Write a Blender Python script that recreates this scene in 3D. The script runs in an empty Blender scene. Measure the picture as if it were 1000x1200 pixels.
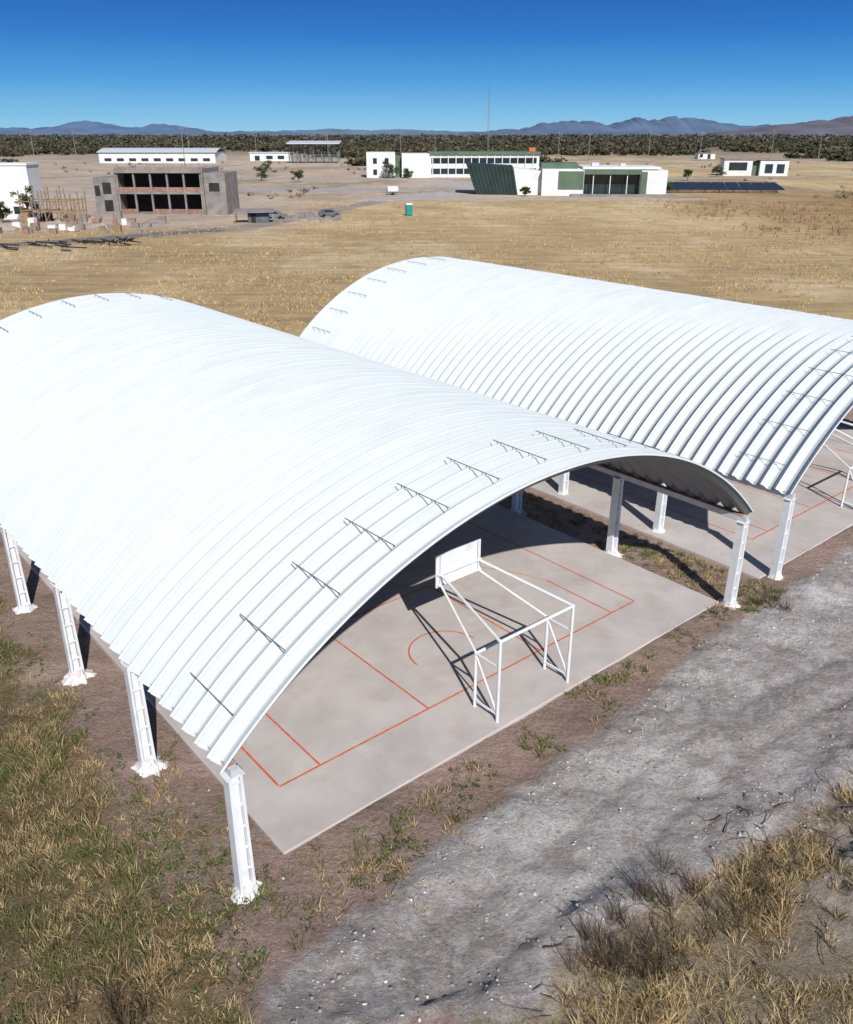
import bpy, math, random
import numpy as np
from mathutils import Vector, Matrix
random.seed(7); rng=np.random.default_rng(7)
sc=bpy.context.scene
sc.view_settings.view_transform='Standard'; sc.view_settings.look='None'; sc.view_settings.exposure=0
col=sc.collection
H=16.0
ANG=math.radians(40); CA,SA=math.cos(ANG),math.sin(ANG)
OX,OY=-4.14,14.21
def site(a,l): return (OX+a*CA-l*SA, OY+a*SA+l*CA)
def inv(x,y):
    dx=x-OX; dy=y-OY
    return dx*CA+dy*SA, -dx*SA+dy*CA
# ---------------- noise
def _h(xi,yi,s):
    h=(xi*374761393+yi*668265263+s*1442695041)&0xffffffff
    h=((h^(h>>13))*1274126177)&0xffffffff
    return ((h^(h>>16))&0xffff)/65535.0
def vn(x,y,s=0):
    x=np.asarray(x,float); y=np.asarray(y,float)
    xi=np.floor(x).astype(np.int64); yi=np.floor(y).astype(np.int64)
    fx=x-xi; fy=y-yi; fx=fx*fx*(3-2*fx); fy=fy*fy*(3-2*fy)
    a=_h(xi,yi,s); b=_h(xi+1,yi,s); c=_h(xi,yi+1,s); d=_h(xi+1,yi+1,s)
    return (a*(1-fx)+b*fx)*(1-fy)+(c*(1-fx)+d*fx)*fy
def fbm(x,y,sc_,oct=4,s=0,g=.55):
    t=0; amp=1; n=0
    x=np.asarray(x)/sc_; y=np.asarray(y)/sc_
    for i in range(oct):
        t=t+amp*vn(x,y,s+i*17); n+=amp; amp*=g; x,y=x*1.62-y*1.22+3.1,x*1.22+y*1.62+7.7
    return t/n
def sst(e0,e1,x):
    t=np.clip((x-e0)/(e1-e0),0,1); return t*t*(3-2*t)
# ---------------- materials
def mat(name,c,rough=.8,var=.15,scale=2.0,bump=0.0,bscale=20,spec=.3,metal=0,attr=None,dirt=None,transl=0):
    m=bpy.data.materials.new(name); m.use_nodes=True; nt=m.node_tree; N=nt.nodes; L=nt.links
    b=N['Principled BSDF']; b.inputs['Roughness'].default_value=rough; b.inputs['Metallic'].default_value=metal
    b.inputs['Specular IOR Level'].default_value=spec
    g=N.new('ShaderNodeNewGeometry')
    n=N.new('ShaderNodeTexNoise'); n.inputs['Scale'].default_value=scale; n.inputs['Detail'].default_value=4
    L.new(g.outputs['Position'],n.inputs['Vector'])
    mr=N.new('ShaderNodeMapRange'); mr.inputs[1].default_value=.3; mr.inputs[2].default_value=.7
    mr.inputs[3].default_value=1-var; mr.inputs[4].default_value=1+var
    L.new(n.outputs['Fac'],mr.inputs[0])
    vm=N.new('ShaderNodeVectorMath'); vm.operation='SCALE'
    if attr:
        at=N.new('ShaderNodeAttribute'); at.attribute_name=attr; L.new(at.outputs['Color'],vm.inputs[0])
    else: vm.inputs[0].default_value=c[:3]
    L.new(mr.outputs[0],vm.inputs['Scale'])
    out=vm.outputs[0]
    if dirt:
        n2=N.new('ShaderNodeTexNoise'); n2.inputs['Scale'].default_value=dirt[1]; n2.inputs['Detail'].default_value=8
        L.new(g.outputs['Position'],n2.inputs['Vector'])
        r2=N.new('ShaderNodeMapRange'); r2.inputs[1].default_value=.48; r2.inputs[2].default_value=.75; r2.inputs[4].default_value=dirt[2]
        L.new(n2.outputs['Fac'],r2.inputs[0])
        mx=N.new('ShaderNodeMix'); mx.data_type='RGBA'; L.new(r2.outputs[0],mx.inputs[0]); L.new(out,mx.inputs[6]); mx.inputs[7].default_value=(*dirt[0],1)
        out=mx.outputs[2]
    L.new(out,b.inputs['Base Color'])
    if bump:
        n3=N.new('ShaderNodeTexNoise'); n3.inputs['Scale'].default_value=bscale; n3.inputs['Detail'].default_value=5
        L.new(g.outputs['Position'],n3.inputs['Vector'])
        bp=N.new('ShaderNodeBump'); bp.inputs['Strength'].default_value=bump; bp.inputs['Distance'].default_value=.05
        L.new(n3.outputs['Fac'],bp.inputs['Height']); L.new(bp.outputs[0],b.inputs['Normal'])
    if transl:
        t=N.new('ShaderNodeBsdfTranslucent'); L.new(out,t.inputs['Color'])
        ms=N.new('ShaderNodeMixShader'); ms.inputs[0].default_value=transl
        L.new(b.outputs[0],ms.inputs[1]); L.new(t.outputs[0],ms.inputs[2]); L.new(ms.outputs[0],N['Material Output'].inputs[0])
    return m
M_white=mat('white_paint',(.74,.76,.77),.5,.06,1.5,dirt=((.45,.40,.35),3,.4))
M_foot=mat('limewashed_concrete',(.72,.71,.69),.9,.12,6,bump=.5,bscale=15,dirt=((.44,.34,.29),4,.8))
M_wall=mat('white_wall',(.72,.72,.70),.8,.07,.3)
M_conc=mat('raw_concrete',(.25,.225,.21),.9,.25,.6)
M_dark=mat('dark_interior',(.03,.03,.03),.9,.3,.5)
M_redb=mat('faded_red_primer',(.42,.25,.21),.7,.2,4)
M_beam=mat('beam_grey_paint',(.55,.58,.60),.5,.1,3)
M_glass=mat('dark_glass',(.02,.035,.04),.12,.3,.3,spec=.6)
M_green=mat('green_panel',(.10,.15,.10),.6,.15,.4)
M_dgreen=mat('dark_green_panel',(.022,.038,.034),.4,.2,.4)
M_fin=mat('green_fins',(.045,.075,.06),.5,.2,.4)
M_orange=mat('orange_paint',(.55,.16,.05),.7,.1,.5)
M_brick=mat('bare_brick',(.29,.17,.13),.9,.3,1.0)
M_wood=mat('weathered_wood',(.28,.19,.11),.9,.3,2)
M_steel=mat('galvanised_steel',(.20,.22,.22),.5,.2,5,metal=.3)
M_line=mat('red_court_paint',(.62,.13,.05),.8,.15,6,dirt=((.48,.38,.34),5,.55))
M_yline=mat('yellow_court_paint',(.62,.36,.14),.8,.15,6,dirt=((.47,.42,.38),5,.8))
M_teal=mat('teal_plastic',(.02,.25,.22),.5,.1,2)
M_blue=mat('weathered_tin',(.10,.115,.13),.7,.3,1)
M_tyre=mat('tyre_rubber',(.02,.02,.02),.9,.1,5)
M_solar=mat('solar_cell',(.02,.024,.04),.35,.2,.6,spec=.3)
M_bark=mat('bark',(.12,.085,.06),.95,.3,6)
# ---------------- mesh helpers
def mesh_np(name,V,loops,starts,totals,mt,cols=None,smooth=False,parent=None,alpha=None):
    me=bpy.data.meshes.new(name); V=np.asarray(V,np.float32)
    me.vertices.add(len(V)); me.vertices.foreach_set('co',V.ravel())
    me.loops.add(len(loops)); me.loops.foreach_set('vertex_index',np.asarray(loops,np.int32))
    me.polygons.add(len(starts)); me.polygons.foreach_set('loop_start',np.asarray(starts,np.int32))
    me.polygons.foreach_set('loop_total',np.asarray(totals,np.int32))
    if smooth: me.polygons.foreach_set('use_smooth',np.ones(len(starts),bool))
    me.update(calc_edges=True)
    if cols is not None:
        ca=me.color_attributes.new('Col','FLOAT_COLOR','POINT')
        c4=np.ones((len(V),4),np.float32); c4[:,:3]=cols
        ca.data.foreach_set('color',c4.ravel())
    if alpha is not None:
        fa=me.attributes.new('Rough','FLOAT','POINT'); fa.data.foreach_set('value',np.asarray(alpha,np.float32))
    me.materials.append(mt)
    o=bpy.data.objects.new(name,me); col.objects.link(o)
    if parent: o.parent=parent
    return o
def quads(name,V,Q,mt,**k):
    Q=np.asarray(Q); n=len(Q); return mesh_np(name,V,Q.ravel(),np.arange(n)*4,np.full(n,4),mt,**k)
def poly(name,V,F,mt,parent=None,smooth=False):
    me=bpy.data.meshes.new(name); me.from_pydata(V,[],F); me.materials.append(mt)
    if smooth:
        for p in me.polygons: p.use_smooth=True
    o=bpy.data.objects.new(name,me); col.objects.link(o)
    if parent: o.parent=parent
    return o
def empty(name,loc=(0,0,0),rz=0):
    e=bpy.data.objects.new(name,None); e.location=loc; e.rotation_euler=(0,0,rz); e.empty_display_size=.5; col.objects.link(e); return e
BF=[(0,3,2,1),(4,5,6,7),(0,1,5,4),(1,2,6,5),(2,3,7,6),(3,0,4,7)]
class Geo:
    def __init__(s): s.V=[]; s.F=[]
    def box(s,x0,x1,y0,y1,z0,z1):
        n=len(s.V); s.V+=[(x0,y0,z0),(x1,y0,z0),(x1,y1,z0),(x0,y1,z0),(x0,y0,z1),(x1,y0,z1),(x1,y1,z1),(x0,y1,z1)]
        s.F+=[tuple(n+i for i in f) for f in BF]; return s
    def hexa(s,P):
        n=len(s.V); s.V+=P; s.F+=[tuple(n+i for i in f) for f in BF]; return s
    def tube(s,p,q,r,n=8,r2=None):
        p=Vector(p); q=Vector(q); d=(q-p).normalized(); r2=r if r2 is None else r2
        u=d.orthogonal().normalized(); w=d.cross(u); b=len(s.V)
        for c,rr in ((p,r),(q,r2)):
            for i in range(n):
                t=2*math.pi*i/n; s.V.append(tuple(c+u*rr*math.cos(t)+w*rr*math.sin(t)))
        for i in range(n):
            j=(i+1)%n; s.F.append((b+i,b+j,b+n+j,b+n+i))
        s.F.append(tuple(b+i for i in reversed(range(n)))); s.F.append(tuple(b+n+i for i in range(n))); return s
    def out(s,name,mt,parent=None): return poly(name,s.V,s.F,mt,parent)
def box(name,par,x0,x1,y0,y1,z0,z1,mt): return Geo().box(x0,x1,y0,y1,z0,z1).out(name,mt,par)
# ---------------- ground zones
def lup(a): return np.interp(a,[-2,5,18,40],[-2.5,-1.9,-.8,-.6])
def llo(a): return np.interp(a,[-2,0,3,4.4,9.2,14,30],[-3.2,-4.9,-6.5,-5.9,-6.8,-7.4,-8.5])
def zones(x,y):
    a,l=inv(x,y)
    w=(fbm(x,y,1.6,5,5,.65)-.5)*2.4
    road=sst(-.25,.25,lup(a)-l+w*.6)*sst(-.3,.3,l-llo(a)+w*1.1)*sst(-2.0,-.8,a+w*.8)
    left=sst(-.5,.5,-1.2-a+w*1.0)
    left=np.maximum(left,sst(-.3,.6,-2.6-l+w)*sst(.5,-1.0,a+w*.3))
    below=sst(-.3,.4,llo(a)-l+w*1.1)
    rut=np.exp(-((a-12.6)/3.4)**2-((l+8.9-.15*(a-12))/1.2)**2)
    field=sst(33,37,l+w)+sst(-4,-9,a)*sst(20,30,l)+sst(48,54,a+w)
    field=np.clip(field,0,1)
    return a,l,road,left,below,rut,field
def gz(x,y):
    a,l,road,left,below,rut,field=zones(x,y)
    near=sst(70,40,np.hypot(x,y-15))
    z=(fbm(x,y,3.5,3,2)-.5)*.18+ (fbm(x,y,.7,4,3,.7)-.5)*(.08+.26*road)
    z=z+rut*((fbm(x,y,1.0,4,9,.7)-.35)*1.7)
    z=z+.16*np.exp(-((l-lup(a)+.6)/.7)**2)*sst(-3,0,a)*fbm(x,y,1.2,3,8)*1.6
    z=z+.20*np.exp(-((l-llo(a)-.5)/.6)**2)*road*fbm(x,y,1.0,3,28)*1.6
    for lc,wd in ((-3.0,.22),(-4.5,.22)):
        z=z-.08*np.exp(-((l-lc+.12*a*.4+.3*np.sin(a*.35))/wd)**2)*road
    edge=np.exp(-(np.minimum(np.abs(l-.2),9)/.7)**2)*(a>0)*(a<45)
    z=z+edge*.05
    z=z*near
    court=sst(-.05,.3,a-1.15)*sst(-.05,.3,l-.3)*sst(34,33,l)*sst(46,45,a)
    z=z*(1-court)-.02*court
    return z
def gcol(x,y):
    a,l,road,left,below,rut,field=zones(x,y)
    n1=fbm(x,y,2.5,6,11,.68)[...,None]; n2=fbm(x,y,.6,4,12,.7)[...,None]; n3=fbm(x,y,14,6,13,.62)[...,None]; n4=fbm(x,y,45,5,14)[...,None]
    red=np.array([.46,.325,.27])*(.72+.56*n1); k=.4*sst(.52,.6,n1); red=red*(1-k)+np.array([.29,.215,.14])*k
    grey=np.array([.485,.43,.40])*(.8+.4*n2)
    pw=sst(.48,.58,n1)*.75; grey=grey*(1-pw)+np.array([.64,.60,.57])*pw
    dk=sst(.57,.63,fbm(x,y,1.4,5,33,.7)[...,None])*.35; grey=grey*(1-dk)+np.array([.34,.29,.255])*dk
    weed=np.array([.29,.21,.12])*(.6+.8*n2)
    wg=sst(.48,.56,n1)*.45; weed=weed*(1-wg)+np.array([.14,.145,.055])*wg
    straw=np.array([.56,.405,.215])*(.74+.52*n3)
    s2=sst(.46,.56,n4)*.45; straw=straw*(1-s2)+np.array([.42,.30,.165])*s2
    s3=sst(.53,.62,n3)*.55; straw=straw*(1-s3)+np.array([.67,.53,.33])*s3
    c=red
    bel=np.array([.42,.335,.22])*(.55+.9*n1)
    for m,k in ((field,straw),(left*(1-field),weed),(road,grey),(below,bel),(np.clip(rut*1.3,0,1)*.9,np.array([.36,.31,.275])*(.6+.7*n2))):
        m=m[...,None] if m.ndim==x.ndim else m
        c=c*(1-m)+k*m
    yy=y+(fbm(x,y,30,5,21,.6)-.5)*60
    dirt=np.array([.49,.39,.31])*(.7+.6*n3)
    bx=sst(-10,-45,x)*sst(150,185,yy); bm=np.maximum(sst(225,260,yy)*sst(90,40,x),bx)*.85
    bm=np.maximum(bm,sst(420,520,yy)*.5)
    c=c*(1-bm[...,None])+dirt*bm[...,None]
    reed=sst(45,75,x+(n4[...,0]-.5)*40)*sst(140,165,yy)*sst(300,240,yy)*.8
    c=c*(1-reed[...,None])+np.array([.38,.245,.125])*(.6+.8*n3)*reed[...,None]
    sp_=sst(.57,.63,fbm(x,y,22,5,91,.65))*sst(215,270,y)*.45
    c=c*(1-sp_[...,None])+np.array([.22,.19,.12])*sp_[...,None]
    def seg(p,q,w,f=.5):
        px,py=p; dx,dy=q[0]-px,q[1]-py; t=np.clip(((x-px)*dx+(y-py)*dy)/(dx*dx+dy*dy),0,1)
        d=np.hypot(x-px-t*dx,y-py-t*dy)+(n3[...,0]-.5)*f; return sst(w+w*.3,w,d)[...,None]
    for p,q,w,k,f in (((-95,112),(-34,162),2.4,(.22,.20,.19),1),((-34,162),(-10,235),3,(.36,.30,.25),3),((-110,262),(20,285),6,(.42,.38,.35),5),
                    ((20,285),(0,330),8,(.5,.44,.38),5),((-150,330),(-20,350),7,(.45,.38,.31),6),((60,330),(300,420),5,(.42,.36,.3),5),
                    ((0,238),(70,236),4,(.50,.44,.37),4),((-10,235),(10,262),6,(.5,.45,.4),5)):
        m=seg(p,q,w,f); c=c*(1-m)+np.array(k)*m
    fr=sst(500,1000,np.hypot(x,y))[...,None]*.75
    c=c*(1-fr)+np.array([.13,.12,.09])*(.7+.6*n4)*fr
    return np.clip(c,0,1), np.clip(np.maximum(road,rut),0,1)
def axis(hi,st,far):
    up=[]; v=hi; s=st
    while v<far:
        s=s*(1.02 if v-hi<450 else 1.2); v+=s; up.append(v)
    return up
ux=axis(28,.12,14000); dx_=axis(17,.12,14000); uy=axis(36,.12,14000)
X=np.array([-v for v in reversed(dx_)]+list(np.arange(-17,28,.12))+ux); X=np.unique(X)
neg=[]; v=9; s=.3
while v>-3000: s*=1.35; v-=s; neg.append(v)
Y=np.unique(np.array(neg+list(np.arange(9,36,.12))+uy))
GX,GY=np.meshgrid(X,Y)
GZ=gz(GX,GY); C,RA=gcol(GX,GY)
ny,nx=GX.shape
idx=np.arange(ny*nx).reshape(ny,nx)
Q=np.stack([idx[:-1,:-1],idx[:-1,1:],idx[1:,1:],idx[1:,:-1]],-1).reshape(-1,4)
m=bpy.data.materials.new('ground_soil'); m.use_nodes=True; nt=m.node_tree; N=nt.nodes; L=nt.links; b=N['Principled BSDF']
b.inputs['Roughness'].default_value=1; b.inputs['Specular IOR Level'].default_value=.1
at=N.new('ShaderNodeAttribute'); at.attribute_name='Col'; ra=N.new('ShaderNodeAttribute'); ra.attribute_name='Rough'; g=N.new('ShaderNodeNewGeometry')
cur=at.outputs['Color']
def gnoise(scale,mp=None,det=6,rough=.65):
    n=N.new('ShaderNodeTexNoise'); n.inputs['Scale'].default_value=scale; n.inputs['Detail'].default_value=det; n.inputs['Roughness'].default_value=rough
    if mp:
        mm=N.new('ShaderNodeMapping'); mm.inputs['Rotation'].default_value=(0,0,mp[0]); mm.inputs['Scale'].default_value=(mp[1],mp[2],1)
        L.new(g.outputs['Position'],mm.inputs[0]); L.new(mm.outputs[0],n.inputs['Vector'])
    else: L.new(g.outputs['Position'],n.inputs['Vector'])
    return n
def gn(scale,lo,hi,mp=None,det=6,rough=.65):
    global cur
    n=gnoise(scale,mp,det,rough)
    r=N.new('ShaderNodeMapRange'); r.inputs[1].default_value=.3; r.inputs[2].default_value=.7; r.inputs[3].default_value=lo; r.inputs[4].default_value=hi
    L.new(n.outputs['Fac'],r.inputs[0]); s=N.new('ShaderNodeVectorMath'); s.operation='SCALE'; L.new(cur,s.inputs[0]); L.new(r.outputs[0],s.inputs['Scale']); cur=s.outputs[0]; return n
gn(.35,.82,1.17); gn(.5,.72,1.28,(.5,.12,1.0),6,.7); n9=gn(9,.62,1.36,det=8,rough=.8)
def rmix(scale,lo,hi,amt,c,det=8):
    global cur
    n=gnoise(scale,None,det,.75); r=N.new('ShaderNodeMapRange'); r.inputs[1].default_value=lo; r.inputs[2].default_value=hi; r.inputs[4].default_value=amt; L.new(n.outputs['Fac'],r.inputs[0])
    mu=N.new('ShaderNodeMath'); mu.operation='MULTIPLY'; L.new(r.outputs[0],mu.inputs[0]); L.new(ra.outputs['Fac'],mu.inputs[1])
    mx=N.new('ShaderNodeMix'); mx.data_type='RGBA'; L.new(mu.outputs[0],mx.inputs[0]); L.new(cur,mx.inputs[6]); mx.inputs[7].default_value=(*c,1); cur=mx.outputs[2]; return n
rmix(2.2,.51,.58,.55,(.66,.63,.60)); nd=rmix(4.0,.56,.62,.55,(.30,.26,.23))
L.new(cur,b.inputs['Base Color'])
ma=N.new('ShaderNodeMath'); ma.operation='MULTIPLY_ADD'; ma.inputs[1].default_value=1.8; L.new(nd.outputs['Fac'],ma.inputs[0]); L.new(n9.outputs['Fac'],ma.inputs[2])
bp=N.new('ShaderNodeBump'); bp.inputs['Strength'].default_value=1.0; bp.inputs['Distance'].default_value=.11
L.new(ma.outputs[0],bp.inputs['Height']); L.new(bp.outputs[0],b.inputs['Normal'])
quads('ground',np.stack([GX.ravel(),GY.ravel(),GZ.ravel()],-1),Q,m,cols=C.reshape(-1,3),smooth=True,alpha=RA.ravel())
# ---------------- blades
def blades(name,x,y,z,h,w,lean,ang,c,mt):
    n=len(x); dx,dy=np.cos(ang),np.sin(ang)
    fa=rng.uniform(0,6.28,n); px,py=np.cos(fa)*w/2,np.sin(fa)*w/2
    V=np.empty((n,5,3))
    V[:,0]=np.stack([x-px,y-py,z],-1); V[:,1]=np.stack([x+px,y+py,z],-1)
    mx_,my_=x+dx*lean*h*.35,y+dy*lean*h*.35
    V[:,2]=np.stack([mx_-px*.8,my_-py*.8,z+h*.6],-1); V[:,3]=np.stack([mx_+px*.8,my_+py*.8,z+h*.6],-1)
    V[:,4]=np.stack([x+dx*lean*h,y+dy*lean*h,z+h],-1)
    b=np.arange(n)[:,None]*5
    lp=np.concatenate([b+np.array([[0,1,3,2]]),b+np.array([[2,3,4]])],1).ravel()
    st=(np.arange(n)[:,None]*7+np.array([[0,4]])).ravel(); tt=np.tile([4,3],n)
    return mesh_np(name,V.reshape(-1,3),lp,st,tt,mt,cols=np.repeat(c,5,0))
M_grass=mat('grass_blade',(1,1,1),.8,.2,1.5,attr='Col',spec=.15,transl=.25)
DRY=np.array([.58,.44,.23]); BRN=np.array([.32,.22,.12]); GRN=np.array([.14,.18,.05]); OLV=np.array([.28,.255,.11])
def tufts(name,cx,cy,per,hh,spread,greenf,wid=.014,bright=1.0,brf=.4):
    n=len(cx); x=np.repeat(cx,per); y=np.repeat(cy,per); N_=n*per
    r=rng.random(N_)**.7*spread; t=rng.uniform(0,6.28,N_)
    x=x+r*np.cos(t); y=y+r*np.sin(t)
    h=np.repeat(hh,per)*rng.uniform(.45,1.15,N_)
    gf=np.repeat(greenf,per); k=rng.random(N_)
    q=np.repeat(rng.random(n)<brf,per)
    c=np.where((k<gf)[:,None],GRN*.9+ (OLV-GRN)*rng.random(N_)[:,None]*.6, np.where(q[:,None],BRN,DRY)*rng.uniform(.7,1.25,N_)[:,None])
    c=c*bright
    lean=rng.uniform(.15,1.5,N_); ang=t+rng.normal(0,.6,N_)
    blades(name,x,y,gz(x,y)-.01,h,rng.uniform(.6,1.6,N_)*wid,lean,ang,np.clip(c,0,1),M_grass)
def scatter(n,x0,x1,y0,y1): return rng.uniform(x0,x1,n),rng.uniform(y0,y1,n)
x,y=scatter(60000,-20,22,8.5,30); a,l,road,left,below,rut,field=zones(x,y)
patch=sst(.44,.56,fbm(x,y,1.5,4,31,.65))
dens=np.clip(left*.95*(.35+.9*patch)+below*(.28+1.0*patch)*(1-.7*(a<3.5)*(a>-1.5))-rut*1.1,0,1)*(1-field)*(1-road)
k=rng.random(len(x))<dens*.55; x,y,a,l=x[k],y[k],a[k],l[k]
gfr=sst(.45,.58,fbm(x,y,1.3,5,35,.7))*.7*np.where(a>2,.15,1)*np.where((l<-1)&(a<-2.5),.35,1)
big=np.where(a>1.5,1.35,1.0)*np.where(fbm(x,y,1.2,3,39)>.52,1.25,.7)
tufts('dry_grass_and_weeds',x,y,18,(.08+.27*fbm(x,y,2.0,3,36))*big,.17,gfr,brf=np.where(a>2,.2,.2+.5*fbm(x,y,1.5,4,38,.7)))
def vband(a,l):
    return np.exp(-((l-(lup(a)+.9))/.55)**2)*(a>-1)*(a<20.5)*(l<.33)+((a>20.1)&(a<22.4)&(l>-1)&(l<14))*.8+np.exp(-((a+1.0)/.7)**2)*(l>-2)*(l<16)*.8+np.exp(-((a-.2)/.7)**2)*(l>-1.5)*(l<6)*(a<1.1)*1.0+np.exp(-((a-2.2)/1.8)**2-((l+1.4)/.8)**2)
x,y=scatter(30000,-8,30,9,40); a,l,road,left,below,rut,field=zones(x,y)
offc=(1-((a>1.0)&(l>.25)&(a<20.0)))*(1-((a>22.6)&(l>.3)))
dens=vband(a,l)*sst(.47,.53,fbm(x,y,1.0,4,44,.7))*offc
k=rng.random(len(x))<dens; x,y=x[k],y[k]
tufts('verge_grass',x,y,14,.06+.17*rng.random(len(x)),.13,np.where(fbm(x,y,1.6,3,47)>.49,.9,.12),wid=.018)
def leafmass(name,cx,cy,cz,per,sx,sz,size,c,mt,flat=.5):
    n=len(cx); N_=n*per
    d=rng.normal(size=(N_,3)); d/=np.linalg.norm(d,axis=1)[:,None]; r=rng.random(N_)**.45
    ctr=np.stack([np.repeat(cx,per)+d[:,0]*r*np.repeat(sx,per),np.repeat(cy,per)+d[:,1]*r*np.repeat(sx,per),np.repeat(cz,per)+d[:,2]*r*np.repeat(sz,per)],-1)
    u=rng.normal(size=(N_,3)); u[:,2]*=flat; u/=np.linalg.norm(u,axis=1)[:,None]
    w=np.cross(u,rng.normal(size=(N_,3))); w/=np.linalg.norm(w,axis=1)[:,None]
    s=np.repeat(size,per)*rng.uniform(.5,1.3,N_)
    u*=s[:,None]; w*=s[:,None]*.6
    V=np.stack([ctr-u,ctr+w,ctr+u,ctr-w],1).reshape(-1,3)
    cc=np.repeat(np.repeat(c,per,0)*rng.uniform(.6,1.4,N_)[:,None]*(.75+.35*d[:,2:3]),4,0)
    return quads(name,V,np.arange(N_*4).reshape(-1,4),mt,cols=np.clip(cc,0,1))
M_leaf=mat('leaf_foliage',(1,1,1),.7,.2,1.0,attr='Col',spec=.2)
x,y=scatter(42000,-17,28,9,38); a,l,road,left,below,rut,field=zones(x,y)
offc=(1-((a>1.0)&(l>.25)&(a<20.0)))*(1-((a>22.6)&(l>.3)))
dens=(left*.35+vband(a,l)*1.2)*(1-road)*sst(.48,.54,fbm(x,y,1.1,4,52,.7))*(1-field)*offc
k=rng.random(len(x))<dens*.6; x,y=x[k],y[k]; n=len(x)
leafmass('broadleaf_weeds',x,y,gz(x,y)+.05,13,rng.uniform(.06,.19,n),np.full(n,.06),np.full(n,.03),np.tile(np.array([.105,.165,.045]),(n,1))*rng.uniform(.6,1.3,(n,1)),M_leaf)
x,y=[],[]
for ca_,cl_,s,n in ((5.6,-6.9,.5,18),(6.8,-6.6,.5,16),(4.8,-6.3,.3,8),(-3.6,-1.2,.4,8),(21.2,-1.2,.3,6),(8.6,-7.6,.4,10)):
    px,py=site(ca_,cl_); x+=list(rng.normal(px,s,n)); y+=list(rng.normal(py,s,n))
x=np.array(x);y=np.array(y)
N_=len(x)*22; xx=np.repeat(x,22); yy=np.repeat(y,22); t=rng.uniform(0,6.28,N_)
blades('dry_shrub',xx+.08*np.cos(t),yy+.08*np.sin(t),gz(xx,yy),rng.uniform(.4,1.0,N_),np.full(N_,.012),rng.uniform(.1,.8,N_),t,np.tile([.12,.09,.06],(N_,1))*rng.uniform(.6,1.6,(N_,1)),M_grass)
g=Geo()
def branch(px,py,d,r):
    z=float(gz(np.array([px]),np.array([py]))[0]); t=random.uniform(0,6.28); p=(px,py,z+.03)
    for s_ in range(3):
        t+=random.uniform(-.5,.5); q=(p[0]+d/3*math.cos(t),p[1]+d/3*math.sin(t),0)
        zq=float(gz(np.array([q[0]]),np.array([q[1]]))[0])+random.uniform(.03,.14); q=(q[0],q[1],zq)
        g.tube(p,q,r*(1-.25*s_),5,r*(.8-.25*s_))
        t2=t+random.choice((-.8,.8)); g.tube(q,(q[0]+d*.25*math.cos(t2),q[1]+d*.25*math.sin(t2),q[2]+random.uniform(.02,.15)),r*.45,4,r*.2)
        p=q
for i in range(110):
    ca_=random.gauss(11.8,2.6) if i%3 else random.uniform(3,12); cl_=random.gauss(-8.7,.7) if i%3 else -6.8+random.gauss(0,.7)
    px,py=site(ca_,cl_); branch(px,py,random.uniform(.3,1.1),random.uniform(.008,.024))
g.out('fallen_branches',M_bark)
# far field straw tufts
n=42000; yy=1/rng.uniform(1/230,1/34,n); xx=rng.uniform(-.62,.62,n)*yy
a,l=inv(xx,yy); k=((l>36)|(a>50)|(a<-9))&(yy>26); k&=~((xx<-30)&(yy>165)); xx,yy=xx[k],yy[k]
k=rng.random(len(xx))<.1+.9*sst(.44,.56,fbm(xx,yy,9,4,61,.65)); xx,yy=xx[k],yy[k]; n=len(xx)
per=5;N_=n*per; x2=np.repeat(xx,per)+rng.normal(0,.25,N_); y2=np.repeat(yy,per)+rng.normal(0,.25,N_)
cc=np.array([.62,.46,.25])*rng.uniform(.65,1.2,(N_,1))
reed=((x2>55)&(y2>145)); cc=np.where(reed[:,None],np.array([.44,.30,.15])*rng.uniform(.6,1.2,(N_,1)),cc)
blades('straw_field',x2,y2,np.zeros(N_),rng.uniform(.10,.34,N_)*np.where(reed,2.6,1),.03+.0006*y2,rng.uniform(.2,1.2,N_),rng.uniform(0,6.28,N_),cc,M_grass)
n=420; yy=1/rng.uniform(1/520,1/235,n); xx=rng.uniform(-.55,.55,n)*yy
k=(fbm(xx,yy,40,4,77,.6)>.5)&~((xx>-30)&(xx<75)&(yy>225)&(yy<375)); xx,yy=xx[k],yy[k]; n=len(xx)
ss=rng.uniform(.3,1.0,n)+yy*.001
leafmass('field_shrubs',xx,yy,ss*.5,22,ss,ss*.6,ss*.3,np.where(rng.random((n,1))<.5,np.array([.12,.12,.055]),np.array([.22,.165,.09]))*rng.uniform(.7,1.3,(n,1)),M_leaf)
# clods and stones
def stones(name,x,y,s,c,mt):
    base=np.array([(0,0,1),(.89,0,.45),(.28,.85,.45),(-.72,.53,.45),(-.72,-.53,.45),(.28,-.85,.45),(.72,.53,-.45),(-.28,.85,-.45),(-.89,0,-.45),(-.28,-.85,-.45),(.72,-.53,-.45),(0,0,-1)])
    F=np.array([(0,1,2),(0,2,3),(0,3,4),(0,4,5),(0,5,1),(1,6,2),(2,7,3),(3,8,4),(4,9,5),(5,10,1),(6,7,2),(7,8,3),(8,9,4),(9,10,5),(10,6,1),(11,7,6),(11,8,7),(11,9,8),(11,10,9),(11,6,10)])
    n=len(x); V=base[None]*rng.uniform(.6,1.25,(n,12,1))*s[:,None,None]*rng.uniform(.6,1.3,(n,1,3))*np.array([1,1,.6])
    V[...,0]+=x[:,None]; V[...,1]+=y[:,None]; V[...,2]+=(gz(x,y)+s*.1)[:,None]
    Fi=(F[None]+np.arange(n)[:,None,None]*12).reshape(-1,3)
    return mesh_np(name,V.reshape(-1,3),Fi.ravel(),np.arange(len(Fi))*3,np.full(len(Fi),3),mt,cols=np.repeat(c,12,0))
M_stone=mat('stone_clod',(1,1,1),.95,.2,6,attr='Col',spec=.1)
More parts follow.
